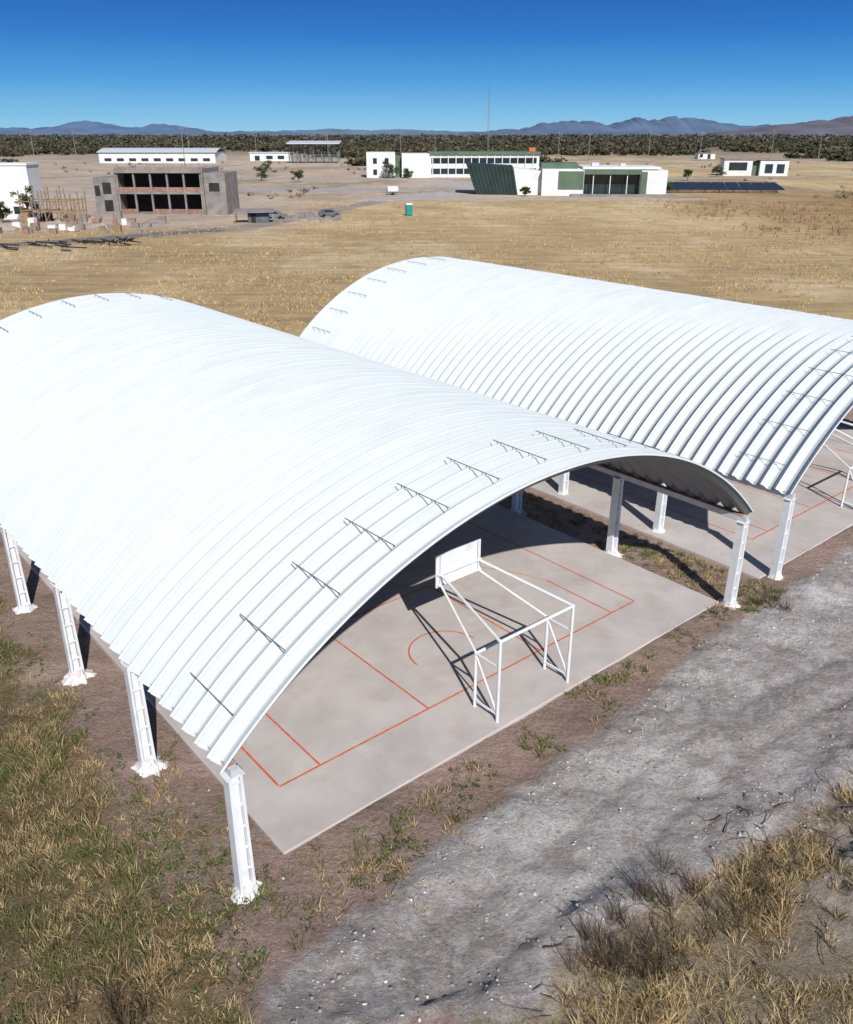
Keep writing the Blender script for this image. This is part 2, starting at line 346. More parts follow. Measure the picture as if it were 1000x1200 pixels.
x,y=scatter(60000,-8,32,8,38); a,l,road,left,below,rut,field=zones(x,y)
pt=sst(.48,.58,fbm(x,y,1.3,4,71,.65))
rim=np.exp(-((l-lup(a)+.4)/.5)**2)*(a>-1)+np.exp(-((l-llo(a)-.4)/.5)**2)*(a>-1)
d=road*.5*(.1+1.2*pt)+.5*rim*pt+rut*.35+.08*(a<1)*(a>-2)*(l>-2)
d=d*(1-((a>.9)&(l>0)&(a<20.2)))*(1-(a>22)*(l>0))
k=rng.random(len(x))<d; x,y=x[k],y[k]; n=len(x); s=.010+.055*rng.random(n)**5; a,l=inv(x,y)
s=np.where((a>9)&(l<-7.3),s*1.5,s)
cb=np.where(rng.random((n,1))<.5,np.array([.54,.49,.46]),np.array([.40,.345,.305]))*rng.uniform(.7,1.2,(n,1))
stones('gravel_clods',x,y,s,cb,M_stone)
# ---------------- court slabs
sm=mat('court_concrete',(.51,.46,.43),.85,.12,.45,bump=.15,bscale=30,dirt=((.58,.54,.51),1.3,.55))
nt=sm.node_tree; N=nt.nodes; L=nt.links
bc=N['Principled BSDF'].inputs['Base Color']; src=bc.links[0].from_socket
tc=N.new('ShaderNodeTexCoord'); sp=N.new('ShaderNodeSeparateXYZ'); L.new(tc.outputs['Object'],sp.inputs[0])
fac=None
for ax,per_ in ((0,4.68),(1,6.0)):
    a1=N.new('ShaderNodeMath'); a1.operation='DIVIDE'; a1.inputs[1].default_value=per_; L.new(sp.outputs[ax],a1.inputs[0])
    a2=N.new('ShaderNodeMath'); a2.operation='FRACT'; L.new(a1.outputs[0],a2.inputs[0])
    a3=N.new('ShaderNodeMath'); a3.operation='LESS_THAN'; a3.inputs[1].default_value=.003; L.new(a2.outputs[0],a3.inputs[0])
    if fac is None: fac=a3.outputs[0]
    else:
        a4=N.new('ShaderNodeMath'); a4.operation='MAXIMUM'; L.new(fac,a4.inputs[0]); L.new(a3.outputs[0],a4.inputs[1]); fac=a4.outputs[0]
a5=N.new('ShaderNodeMath'); a5.operation='MULTIPLY'; a5.inputs[1].default_value=.25; L.new(fac,a5.inputs[0])
mx=N.new('ShaderNodeMix'); mx.data_type='RGBA'; L.new(a5.outputs[0],mx.inputs[0]); L.new(src,mx.inputs[6]); mx.inputs[7].default_value=(.2,.17,.15,1)
dn_=N.new('ShaderNodeTexNoise'); dn_.inputs['Scale'].default_value=.7; dn_.inputs['Detail'].default_value=9; dn_.inputs['Roughness'].default_value=.7; L.new(tc.outputs['Object'],dn_.inputs['Vector'])
dr=N.new('ShaderNodeMapRange'); dr.inputs[1].default_value=.52; dr.inputs[2].default_value=.66; dr.inputs[4].default_value=.5; L.new(dn_.outputs['Fac'],dr.inputs[0])
mx2=N.new('ShaderNodeMix'); mx2.data_type='RGBA'; L.new(dr.outputs[0],mx2.inputs[0]); L.new(mx.outputs[2],mx2.inputs[6]); mx2.inputs[7].default_value=(.42,.345,.30,1); L.new(mx2.outputs[2],bc)
def slab(a0,a1,l1,a_lines):
    o=Geo().box(a0,a1,.35,l1,-.3,.10).out('concrete_court_slab',sm); o.location=(OX,OY,0); o.rotation_euler=(0,0,ANG)
    bm_=o.modifiers.new('b','BEVEL'); bm_.width=.02
    V=[];F=[];V2=[];F2=[]
    def seg(x0,y0,x1,y1,w=.065,VV=V,FF=F,z=.104):
        d=Vector((x1-x0,y1-y0)).normalized(); nx_,ny_=-d.y*w/2,d.x*w/2; b_=len(VV)
        VV+=[(x0-nx_,y0-ny_,z),(x1-nx_,y1-ny_,z),(x1+nx_,y1+ny_,z),(x0+nx_,y0+ny_,z)]; FF.append((b_,b_+1,b_+2,b_+3))
    def arc(cx,cy,r,t0,t1,VV,FF,z,w=.06):
        n_=28; b_=len(VV)
        for i in range(n_+1):
            t=math.radians(t0+(t1-t0)*i/n_); VV+= [(cx+(r-w/2)*math.cos(t),cy+(r-w/2)*math.sin(t),z),(cx+(r+w/2)*math.cos(t),cy+(r+w/2)*math.sin(t),z)]
            if i: k_=b_+2*i; FF.append((k_-2,k_-1,k_+1,k_))
    s=a_lines; e=30.5
    for i,(p,q) in enumerate([((s+2.3,2.4),(s+17.5,2.4)),((s+2.3,2.44),(s+2.3,e)),((s+17.5,2.44),(s+17.5,e)),((s+2.3,e+.04),(s+17.5,e+.04))]): seg(*p,*q)
    seg(s+3.6,2.44,s+3.6,5.6); seg(s+16.2,2.44,s+16.2,5.6); seg(s+7.5,2.44,s+7.5,8.16); seg(s+12.4,2.44,s+12.4,8.16); seg(s+7.46,8.2,s+12.44,8.2)
    arc(s+9.95,4.4,1.25,0,180,V,F,.104)
    arc(s+9.95,8.3,1.8,3,177,V2,F2,.108); arc(s+9.9,4.1,6.4,15,165,V2,F2,.112); seg(s+2.4,16.4,s+17.4,16.4)
    for vv,ff,mm,nm in ((V,F,M_line,'court_line_markings'),(V2,F2,M_yline,'court_line_markings')):
        q=poly(nm,vv,ff,mm); q.location=(OX,OY,0); q.rotation_euler=(0,0,ANG)
slab(1.2,19.9,33.2,0); slab(22.7,43.5,33.2,23.3)
# ---------------- roof material
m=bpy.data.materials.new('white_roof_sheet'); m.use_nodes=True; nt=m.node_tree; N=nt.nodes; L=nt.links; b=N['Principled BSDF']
b.inputs['Roughness'].default_value=.55; b.inputs['Specular IOR Level'].default_value=.3
uv=N.new('ShaderNodeUVMap'); uv.uv_map='UVMap'; sp=N.new('ShaderNodeSeparateXYZ'); L.new(uv.outputs[0],sp.inputs[0])
mpp=N.new('ShaderNodeMapping'); mpp.inputs['Scale'].default_value=(.35,1.6,1); L.new(uv.outputs[0],mpp.inputs[0])
nn=N.new('ShaderNodeTexNoise'); nn.inputs['Scale'].default_value=.9; nn.inputs['Detail'].default_value=8; nn.inputs['Roughness'].default_value=.65; L.new(mpp.outputs[0],nn.inputs['Vector'])
r2=N.new('ShaderNodeMapRange'); r2.inputs[1].default_value=.3; r2.inputs[2].default_value=.7; r2.inputs[3].default_value=.92; r2.inputs[4].default_value=1.05; L.new(nn.outputs['Fac'],r2.inputs[0])
# rib shade painted into the pan of every sheet (position inside the 0.61 m module)
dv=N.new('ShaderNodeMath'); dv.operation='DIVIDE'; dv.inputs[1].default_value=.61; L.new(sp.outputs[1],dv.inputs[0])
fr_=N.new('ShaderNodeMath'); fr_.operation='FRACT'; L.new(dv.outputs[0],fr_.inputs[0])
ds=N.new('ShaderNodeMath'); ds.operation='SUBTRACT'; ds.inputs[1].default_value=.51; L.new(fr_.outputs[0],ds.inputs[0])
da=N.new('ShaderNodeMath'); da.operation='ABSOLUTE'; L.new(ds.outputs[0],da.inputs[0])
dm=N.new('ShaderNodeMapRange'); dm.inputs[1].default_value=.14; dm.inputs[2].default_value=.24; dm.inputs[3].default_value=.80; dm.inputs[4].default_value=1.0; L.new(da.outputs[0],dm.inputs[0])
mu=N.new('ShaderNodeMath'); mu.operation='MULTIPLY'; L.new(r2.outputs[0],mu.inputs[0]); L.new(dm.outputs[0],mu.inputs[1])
gg=N.new('ShaderNodeNewGeometry'); cm=N.new('ShaderNodeMix'); cm.data_type='RGBA'; L.new(gg.outputs['Backfacing'],cm.inputs[0]); cm.inputs[6].default_value=(.60,.635,.64,1); cm.inputs[7].default_value=(.22,.235,.245,1)  # underside coloured darker than the top to deepen the shade under the canopy
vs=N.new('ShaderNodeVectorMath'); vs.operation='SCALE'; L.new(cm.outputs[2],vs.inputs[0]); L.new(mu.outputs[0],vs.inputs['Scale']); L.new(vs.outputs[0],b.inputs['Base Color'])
wv=N.new('ShaderNodeMath'); wv.operation='MULTIPLY'; wv.inputs[1].default_value=2*math.pi/.2; L.new(sp.outputs[0],wv.inputs[0])
sn=N.new('ShaderNodeMath'); sn.operation='SINE'; L.new(wv.outputs[0],sn.inputs[0])
ad=N.new('ShaderNodeMath'); ad.operation='MULTIPLY_ADD'; ad.inputs[1].default_value=.12; L.new(sn.outputs[0],ad.inputs[0]); L.new(nn.outputs['Fac'],ad.inputs[2])
bp=N.new('ShaderNodeBump'); bp.inputs['Strength'].default_value=.4; bp.inputs['Distance'].default_value=.02; L.new(ad.outputs[0],bp.inputs['Height']); L.new(bp.outputs[0],b.inputs['Normal'])
M_roof=m
SPAN=20.1; EAVE=3.78; RISE=4.0
R=(SPAN**2/4+RISE**2)/(2*RISE); TH=math.asin(SPAN/2/R)
prof=[(0,.19),(.008,.25),(.026,.25),(.034,.19),(.10,.19),(.19,.0),(.29,.0),(.31,.02),(.33,.0),(.43,.0),(.52,.19),(.6099,.19)]
def canopy(name,off):
    px,py=site(off,0); P=empty(name,(px,py,0),ANG)
    NP=56; L0=-.12
    ys=[];hs=[]
    for i in range(NP):
        for p,h in prof: ys.append(L0+i*.61+p); hs.append(h)
    ys=np.array(ys);hs=np.array(hs)
    ext=.25/R
    th=np.linspace(-TH-ext,TH+ext,110)
    T,YY=np.meshgrid(th,ys,indexing='ij'); HH=np.broadcast_to(hs,T.shape)
    wob=(fbm(T*R,YY,2.5,3,5)-.5)*.025+(vn(np.zeros_like(YY),np.floor((YY-L0+.001)/.61)*3.7,3)-.5)*.012
    r=R+HH-.02+wob
    XX=SPAN/2+r*np.sin(T); ZZ=EAVE+RISE-R+r*np.cos(T)
    n1,n2=T.shape; idx=np.arange(n1*n2).reshape(n1,n2)
    Q=np.stack([idx[:-1,:-1],idx[1:,:-1],idx[1:,1:],idx[:-1,1:]],-1).reshape(-1,4)
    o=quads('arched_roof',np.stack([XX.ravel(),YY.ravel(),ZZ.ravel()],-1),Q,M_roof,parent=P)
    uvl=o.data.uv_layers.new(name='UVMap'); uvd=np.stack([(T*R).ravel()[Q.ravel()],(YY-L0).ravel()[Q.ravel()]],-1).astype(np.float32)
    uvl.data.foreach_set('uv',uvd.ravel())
    Lr=NP*.61
    for sx,x0 in ((-1,-.10),(1,SPAN-.10)):
        box('eave_beam',P,x0,x0+.2,-.1,Lr-.2,EAVE-.34,EAVE-.14,M_beam)
        box('eave_angle',P,x0-.012,x0+.212,.05,Lr-.25,EAVE-.137,EAVE-.115,M_redb)
    g=Geo();f=Geo();cap=Geo()
    for i in range(7):
        y=i*5.5+.05
        for x in (0,SPAN):
            w0,w1,d=.20,.165,.14
            for s_ in (-1,1):
                def fl_(xa,xb,xc,xd): g.hexa([(xa,y-d,.05),(xb,y-d,.05),(xb,y+d,.05),(xa,y+d,.05),(xc,y-d,EAVE-.36),(xd,y-d,EAVE-.36),(xd,y+d,EAVE-.36),(xc,y+d,EAVE-.36)])
                if s_<0: fl_(x-w0,x-w0+.07,x-w1,x-w1+.07)
                else: fl_(x+w0-.07,x+w0,x+w1-.07,x+w1)
            g.box(x-.094,x+.094,y-.03,y+.03,.05,EAVE-.37)
            for zz in np.arange(.7,3.3,.62): g.box(x-.125,x+.125,y-.10,y-.06,zz,zz+.05)
            cap.box(x-.22,x+.22,y-.17,y+.17,EAVE-.358,EAVE-.342)
            n_=22; b_=len(f.V); hs_=random.uniform(.8,1.25)
            for (rr,z,rv) in ((.50,-.06,.3),(.34,.05,.2),(.25,.13,.1),(.20,.24,.05)):
                for q in range(n_):
                    t=2*math.pi*q/n_; k=rr*(1+random.uniform(-rv,rv)); f.V.append((x+k*math.cos(t),y+k*math.sin(t),z*hs_+random.uniform(-.02,.02)))
            for r_ in range(3):
                for q in range(n_): f.F.append((b_+r_*n_+q,b_+r_*n_+(q+1)%n_,b_+(r_+1)*n_+(q+1)%n_,b_+(r_+1)*n_+q))
            f.F.append(tuple(b_+3*n_+q for q in range(n_)))
    g.out('posts',M_white,P); cap.out('post_caps',M_white,P); f.out('footings',M_foot,P)
    rd=Geo()
    for i in range(-6,7):
        t=i*1.72/R
        for y0 in (.55,Lr-2.9):
            c=lambda rr,yy: (SPAN/2+rr*math.sin(t),yy,EAVE+RISE-R+rr*math.cos(t))
            rd.tube(c(R+.27,y0),c(R+.27,y0+2.05),.014,6)
            for dy in (.08,.66,1.27,1.88): rd.tube(c(R+.19,y0+dy),c(R+.27,y0+dy),.012,5)
    rd.out('stay_rods',M_steel,P)
    return P
canopy('arched_canopy',0); canopy('arched_canopy',23.3)
# ---------------- basketball / goal frames
def goal(off,l0=0,flip=1):
    px,py=site(off,l0); P=empty('basketball_goal_frame',(px,py,0),ANG if flip==1 else ANG+math.pi)
    g=Geo(); r=.05
    xs=(8.65,11.75) if flip==1 else (-11.75,-8.65)
    cx=sum(xs)/2; bw=.95
    bx=(cx-bw*.85,cx+bw*.85)
    for i,x in enumerate(xs):
        g.tube((x,.62,0),(x,.62,2.9),r); g.tube((x,1.6,0.1),(x,1.6,2.02),r)
        g.tube((x,.62,2.0),(x,1.6,2.0),r*.8); g.tube((x,.62,.35),(x,1.6,1.95),r*.6); g.tube((x,.62,.35),(x,1.6,.35),r*.7)
        g.tube((x,.62,2.88),(bx[i],4.05,3.35),r); g.tube((x,1.6,2.02),(bx[i],4.05,2.98),r*.8)
        g.tube((bx[i],4.05,2.95),(bx[i],4.05,4.0),r*.6)
    g.tube((xs[0],.62,2.88),(xs[1],.62,2.88),r); g.tube((xs[0],1.6,2.0),(xs[1],1.6,2.0),r)
    g.tube((bx[0]-.1,4.05,3.35),(bx[1]+.1,4.05,3.35),r*.8); g.tube((bx[0]-.1,4.05,2.98),(bx[1]+.1,4.05,2.98),r*.8)
    g.out('tube_frame',M_white,P)
    box('backboard',P,cx-bw,cx+bw,4.11,4.15,2.88,4.02,M_white)
    h=Geo()
    for i in range(20):
        t0,t1=2*math.pi*i/20,2*math.pi*(i+1)/20
        h.tube((cx+.23*math.cos(t0),4.42+.23*math.sin(t0),3.05),(cx+.23*math.cos(t1),4.42+.23*math.sin(t1),3.05),.012,5)
    h.tube((cx,4.15,3.05),(cx,4.2,3.05),.03,6); h.out('hoop',M_orange,P)
goal(0); goal(23.3); goal(0,33,-1); goal(23.3,33,-1)
# ---------------- distant buildings
def bld(name,x,y,rz=0): return empty(name,(x,y,0),rz)
P=bld('unfinished_concrete_building',-70,190,math.radians(-3)); P.scale=(.87,1,.96)
g=Geo(); g.box(5.5,26.5,0,13,8.6,9.3).box(5.5,26.5,.3,13,4.3,4.8).box(5.5,26.5,.2,13,0,.3)
for i in range(6):
    x=5.6+i*4.08; g.box(x,x+.4,.35,.8,.3,4.3).box(x,x+.4,.35,.8,4.8,8.6)
g.box(5.5,26.5,12.6,12.98,.3,8.6).box(5.2,5.5,.3,13,0,9.5).box(26.5,26.8,.3,13,0,9.5)
g.out('frame',M_conc,P)
box('block_wing',P,26.85,32,1,11,0,8.6,M_conc); box('side_wing',P,-.5,5.15,1,12,0,7.6,M_conc)
box('roof_parapet',P,5.7,26.2,.2,.45,9.32,9.75,M_conc)
g=Geo()
for i in range(5):
    x=6.02+i*4.08
    g.box(x,x+3.66,.5,.7,4.81,5.7)
    if i!=1: g.box(x,x+3.66,.5,.7,.31,1.2)
g.out('infill_walls',M_brick,P)
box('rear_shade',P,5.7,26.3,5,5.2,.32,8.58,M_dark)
g=Geo()
for i in range(14): g.tube((6+i*1.5,1+(i%3)*5,9.2),(6+i*1.5,1+(i%3)*5,10.4),.06,4)
g.out('rebar_starters',M_steel,P)
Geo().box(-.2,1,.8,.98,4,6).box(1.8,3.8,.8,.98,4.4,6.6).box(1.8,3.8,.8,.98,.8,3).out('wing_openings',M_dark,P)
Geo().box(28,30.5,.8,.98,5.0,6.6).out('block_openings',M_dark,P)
P=bld('white_hall',-103,184,0); box('walls',P,0,22.2,0,6,0,9.9,M_wall); box('parapet',P,-.2,22.4,-.2,6.2,9.92,10.3,M_wall); box('lower_annex',P,14,24.5,-4,-.02,0,3.4,M_wall)
g=Geo()
for i in range(3): g.box(3+i*4.3,5+i*4.3,-.06,-.003,4.5,6.5)
g.box(16,17.5,-4.06,-4.003,.1,2.4).box(20,22,-4.06,-4.003,1,2.4); g.out('windows',M_glass,P)
P=bld('white_warehouse',-186,520,0); box('walls',P,0,66,0,30,0,5.6,M_wall)
V=[];F=[]
for i in range(13):
    t=i/12; V+=[(-1,-1+32*t,5.6+2.2*math.sin(math.pi*t)),(67,-1+32*t,5.6+2.2*math.sin(math.pi*t))]
    if i: k=2*i; F.append((k-2,k-1,k+1,k))
poly('vaulted_roof',V,F,M_beam,P)
g=Geo()
for i in range(9): g.box(3+i*7,7+i*7,-.08,-.003,1.0,2.6)
g.out('windows',M_glass,P)
P=bld('white_shed',-108,560,0); box('walls',P,0,25,0,10,0,4.5,M_wall); box('roof',P,-.5,25.5,-.5,10.5,4.52,4.9,M_beam); Geo().box(3,6,-.06,-.003,.2,3).box(10,14,-.06,-.003,1,3).box(17,21,-.06,-.003,1,3).out('openings',M_glass,P)
P=bld('steel_grandstand',-78,520,0); g=Geo()
for i in range(7): g.tube((i*4.6,0,0),(i*4.6,0,6),.3,6).tube((i*4.6,12,0),(i*4.6,12,11),.3,6).tube((i*4.6,0,1),(i*4.6,12,9),.25,6)
g.out('frame',M_steel,P); g=Geo()
for i in range(8): g.box(0,27.6,i*1.5,i*1.5+1.2,1+i,1.25+i)
g.out('bleachers',M_steel,P); Geo().hexa([(-1,-1,10),(29,-1,10),(29,13,11.2),(-1,13,11.2),(-1,-1,10.4),(29,-1,10.4),(29,13,11.6),(-1,13,11.6)]).out('roof',M_beam,P)
P=bld('white_campus_building',-23,350,math.radians(3))
box('left_block',P,0,11,0,14,0,9.0,M_wall); box('stair_block',P,13.5,24,-2,12,0,8.6,M_wall); box('connector',P,11.02,13.48,1.5,12,0,7.8,M_green)
box('long_wing',P,24.02,67,2,14,0,8.2,M_wall); box('roof_band',P,24.1,67.4,1.2,14.2,8.22,9.2,M_green)
g=Geo().box(25,66,1.9,1.99,5.0,7.0).box(25,66,1.9,1.99,1.2,3.2); g.out('window_bands',M_glass,P)
g=Geo()
for i in range(14): g.box(25.4+i*3,25.7+i*3,1.6,1.88,0,8.1)
g.out('fins',M_wall,P); Geo().box(2.5,4,-.07,-.004,1,3).box(2.5,4,-.07,-.004,5,7).box(7,8.5,-.07,-.004,5,7).out('windows',M_glass,P)
box('orange_tower',P,63,65.5,3,6,9.22,10.6,M_orange)
P=bld('green_glass_building',12,254,math.radians(-4))
Geo().hexa([(2,0,0),(13.5,-1,0),(13.5,12,0),(2,12,0),(-1,0,8.0),(12,-1,7.4),(12,12,7.4),(-1,12,8.0)]).out('leaning_volume',M_dgreen,P)
g=Geo()
for i in range(12): t=i/11; g.hexa([(2.2+11*t,-.12-1*t,.1),(2.4+11*t,-.12-1*t,.1),(2.4+11*t,-.02-1*t,.1),(2.2+11*t,-.02-1*t,.1),(-.6+12.3*t,-.12-1*t,7.8-.6*t),(-.4+12.3*t,-.12-1*t,7.8-.6*t),(-.4+12.3*t,-.02-1*t,7.8-.6*t),(-.6+12.3*t,-.02-1*t,7.8-.6*t)])
g.out('fins',M_fin,P)
Geo().hexa([(13.6,-.5,0),(20,-.5,0),(20,9,0),(13.6,9,0),(12.2,-.5,7),(20,-.5,6.2),(20,9,6.2),(12.2,9,7)]).out('angled_white_wall',M_wall,P)
box('main_left',P,20.05,31.5,-3,12,0,6.8,M_wall); box('green_wall',P,24.5,31.4,-3.1,-3.004,1.6,6.3,M_green)
box('main_right',P,47,54,-3,12,0,6.6,M_wall); box('green_end',P,47.0,48.6,-3.1,-3.004,.6,6.2,M_green)
box('recess_glass',P,31.52,46.98,0,11.8,0,6.0,M_glass); box('portico_roof',P,31.0,52,-3.3,12.3,6.82,7.4,M_wall); box('fascia',P,31.55,46.95,-3.1,-2.8,5.5,6.79,M_green)
g=Geo()
for i in range(3): g.box(34+i*4.6,34.2+i*4.6,-2.6,-2.3,0,5.49)
g.out('columns',M_wall,P)
g=Geo()
for i in range(8): g.box(32.6+i*1.9,32.7+i*1.9,-.1,-.004,0,6)
g.box(31.6,46.9,-.2,-.104,3,3.15).out('mullions',M_fin,P)
box('roof_green',P,20,30,1,11,6.82,8.2,M_green); box('plinth',P,28,56,-5.5,-3.2,0,.5,M_conc)
Geo().box(34,36,3,5,7.42,8.3).box(42,43.5,4,6,7.42,8.1).out('roof_units',M_beam,P)
P=bld('plain_outbuilding',120,368,math.radians(-8)); box('walls',P,0,11,0,9,0,6.0,M_wall); box('annex',P,14,25,0,9,0,5.6,M_wall); box('link',P,11.02,13.98,2,8,0,5.2,M_green)
Geo().box(2,9,-.08,-.004,2,5).box(16,19,-.08,-.004,1,4.4).box(20.5,23.5,-.08,-.004,1,4.4).out('windows',M_glass,P); box('roof_edge',P,-.5,25.5,-.5,9.5,6.02,6.4,M_conc)
P=bld('low_white_block',178,600,0); box('walls',P,0,11,0,8,0,3.4,M_wall); box('roof',P,-.4,11.4,-.4,8.4,3.42,3.8,M_conc); Geo().box(1,3,-.08,-.004,1,3).box(6,8,-.08,-.004,.1,3).out('openings',M_glass,P)
P=bld('solar_panel_array',67,262,math.radians(-6)); g=Geo(); s=Geo()
for r_ in range(5):
    for i in range(9):
        x=i*4.0+r_*1.2; y=r_*6.5; g.hexa([(x,y,.9),(x+3.8,y,.9),(x+3.8,y+3,1.5),(x,y+3,1.5),(x,y-.03,.97),(x+3.8,y-.03,.97),(x+3.8,y+2.97,1.57),(x,y+2.97,1.57)])
        s.tube((x+1.9,y+1.5,0),(x+1.9,y+1.5,1.15),.08,5)
g.out('panels',M_solar,P); s.out('stands',M_steel,P)
P=bld('site_shed',-34.5,172,math.radians(8)); box('walls',P,0,4,0,3.0,0,1.9,M_blue); box('door',P,.6,1.5,-.05,-.004,0,1.7,M_dark); Geo().hexa([(-2.5,-1.0,1.92),(5,-1.0,1.92),(5,3.4,2.3),(-2.5,3.4,2.3),(-2.5,-1.0,2.02),(5,-1.0,2.02),(5,3.4,2.4),(-2.5,3.4,2.4)]).out('roof',M_conc,P)
g=Geo().tube((-2.3,-.9,0),(-2.3,-.9,1.93),.08,5).tube((-2.3,3,0),(-2.3,3,2.2),.08,5).out('posts',M_wood,P)
P=bld('portable_toilet',-4.2,187,.2); box('cabin',P,0,1.3,0,1.3,.1,2.2,M_teal); Geo().hexa([(-.05,-.05,2.2),(1.35,-.05,2.2),(1.35,1.35,2.2),(-.05,1.35,2.2),(.15,.15,2.45),(1.15,.15,2.45),(1.15,1.15,2.45),(.15,1.15,2.45)]).out('roof',M_wall,P); box('door',P,.2,1.1,-.04,-.003,.2,2.0,M_teal); box('skid',P,-.05,1.35,-.05,1.35,0,.098,M_dark)
P=bld('water_tank_trailer',-11,252,.3); Geo().tube((0,0,1.4),(3,0,1.4),.85,16).out('tank',M_wall,P); g=Geo(); g.box(-.2,3.2,-.6,.6,.4,.54).tube((3.2,0,.47),(4.4,0,.4),.06,6); g.out('chassis',M_steel,P); Geo().tube((1.5,-.9,.35),(1.5,-.65,.35),.35,14).tube((1.5,.65,.35),(1.5,.9,.35),.35,14).out('wheels',M_tyre,P)
P=bld('timber_scaffold',-78,172,.1); g=Geo()
for i in range(6):
    for j in range(3): g.tube((i*2.2,j*2,0),(i*2.2+random.uniform(-.3,.3),j*2,3.6+random.random()*3),.13,5)
for i in range(5):
    for z in (2,4): g.tube((i*2.2,0,z),(i*2.2+2.2,0,z+random.uniform(-.3,.3)),.09,5).tube((i*2.2,4,z),(i*2.2+2.2,4,z),.09,5)
    g.tube((i*2.2,0,.2),(i*2.2+2.2,0,4),.08,5)
g.box(-.2,6,0,3.8,2.15,2.25)
g.out('poles',M_wood,P)
for (x,y,w,n) in ((-66,176,3,1),(-52,170,3.0,2),(-76,160,4,3),(-86,166,4,4),(-60,163,3,5),(-24,190,3,6),(-70,168,3,7),(-82,155,3,8)):
    gx,gy=np.meshgrid(np.linspace(-w,w,40),np.linspace(-w*.6,w*.6,30)); rr=np.clip(1-np.hypot(gx/w,gy/(w*.6)),0,1)
    zz=rr**.8*w*.36*(.1+1.5*fbm(gx+x,gy+y,1.1,5,n,.75))-.03; id_=np.arange(gx.size).reshape(gx.shape)
    Q=np.stack([id_[:-1,:-1],id_[:-1,1:],id_[1:,1:],id_[1:,:-1]],-1).reshape(-1,4)
    cc=np.tile([.36,.29,.24] if n%2 else [.27,.22,.19],(gx.size,1)); o=quads('rubble_pile',np.stack([gx.ravel(),gy.ravel(),zz.ravel()],-1),Q,M_stone,cols=cc); o.location=(x,y,0)
g=Geo()
for i in range(22):
    x=-58+random.uniform(-6,6); y=134+random.uniform(-6,6); t=random.gauss(.7,.35); z=.15+random.random()*.4; d=random.uniform(1.0,2.5)
    g.tube((x-d*math.cos(t),y+d*math.sin(t)*.8,z),(x+d*math.cos(t),y-d*math.sin(t)*.8,z),.10,5)
for i in range(18):
    x=-48+random.uniform(-2.5,2.5); y=137+random.uniform(-2,2); t=random.uniform(0,3.1); z=.2+random.random()*.9; d=random.uniform(.6,1.6)
    g.tube((x-d*math.cos(t),y+d*math.sin(t)*.8,z-.2),(x+d*math.cos(t),y-d*math.sin(t)*.8,z+.3),.09,5)
g.out('steel_member_pile',M_dark)
g=Geo()
for i in range(26):
    x=-33+random.random()*15; y=174+random.random()*9; s=random.uniform(.35,.9); g.box(x,x+s*1.5,y,y+s,0,s*random.uniform(.5,1.3))
g.out('stacked_building_materials',M_conc)
for nm,mt_,cnt in (('stacked_bricks',M_brick,26),('concrete_block_stack',M_conc,46),('timber_stack',M_wood,20),('cement_bag_pile',M_wall,9)):
    g=Geo()
    for i in range(cnt):
        x=-88+random.random()*38; y=152+random.random()*30; s=random.uniform(.35,1.0)
        if -70<x<-42 and y>174: continue
        g.box(x,x+s*1.6,y,y+s,0,s*random.uniform(.5,1.5)*(1.3 if y>165 else 1))
    g.out(nm,mt_)
def car(name,x,y,rz,c,L_=4.4,Hh=1.45):
    P=empty(name,(x,y,0),rz); mp=mat(name+'_paint',c,.3,.03,1,spec=.5)
    pr=[(0,.35),(0,.9),(.5,1.0),(1.1,Hh),(2.7,Hh),(3.4,.95),(4.3,.8),(4.4,.35)]; W=1.75
    n=len(pr); V=[(p,0,z) for p,z in pr]+[(p,W,z) for p,z in pr]; F=[tuple(range(n)),tuple(range(2*n-1,n-1,-1))]+[(i,i+n,(i+1)%n+n,(i+1)%n) for i in range(n)]
    poly('body',V,F,mp,P)
    g=Geo(); g.hexa([(.95,-.02,.98),(3.1,-.02,.98),(3.1,-.003,.98),(.95,-.003,.98),(1.2,-.02,Hh-.08),(2.6,-.02,Hh-.08),(2.6,-.003,Hh-.08),(1.2,-.003,Hh-.08)])
    g.out('windows',M_glass,P); g=Geo(); r=.34
    for px_ in (L_*.2,L_*.8):
        g.tube((px_,-.05,r),(px_,.2,r),r,14).tube((px_,W-.2,r),(px_,W+.05,r),r,14)
    g.out('wheels',M_tyre,P)
car('parked_car',-22,184,.3,(.12,.13,.14)); car('parked_car',-33,181,-.2,(.2,.2,.2))
def pole(x,y,h):
    P=empty('utility_pole',(x,y,0),random.uniform(-.4,.4)); Geo().tube((0,0,0),(0,0,h),.22,6,.14).out('shaft',M_conc,P); Geo().box(-1.5,1.5,-.1,.1,h-1.2,h-.95).tube((-1.2,0,h-.95),(-1.2,0,h-.5),.08,5).tube((1.2,0,h-.95),(1.2,0,h-.5),.08,5).out('crossarm',M_wood,P)
for x,y,h in ((-127,480,19),(-155,600,20),(-214,560,18),(-115,620,17),(-60,560,16),(-18,640,17),(89,620,17),(92,520,16),(155,640,18),(167,560,17),(233,620,18),(231,540,16),(-274,640,18),(5,540,14)): pole(x,y,h)
P=empty('telecom_mast',(46,690,0)); g=Geo()
for i in range(3):
    t=i*2.094; g.tube((.9*math.cos(t),.9*math.sin(t),0),(.35*math.cos(t),.35*math.sin(t),46),.1,5)
for k_ in range(22):
    z0,z1=k_*2.09,(k_+1)*2.09; r0=.9-.55*z0/46; r1=.9-.55*z1/46
    for i in range(3):
        t=i*2.094; t2=t+2.094; g.tube((r0*math.cos(t),r0*math.sin(t),z0),(r1*math.cos(t2),r1*math.sin(t2),z1),.06,4)
g.tube((0,0,45.5),(0,0,50),.06,5); g.out('lattice',M_steel,P)
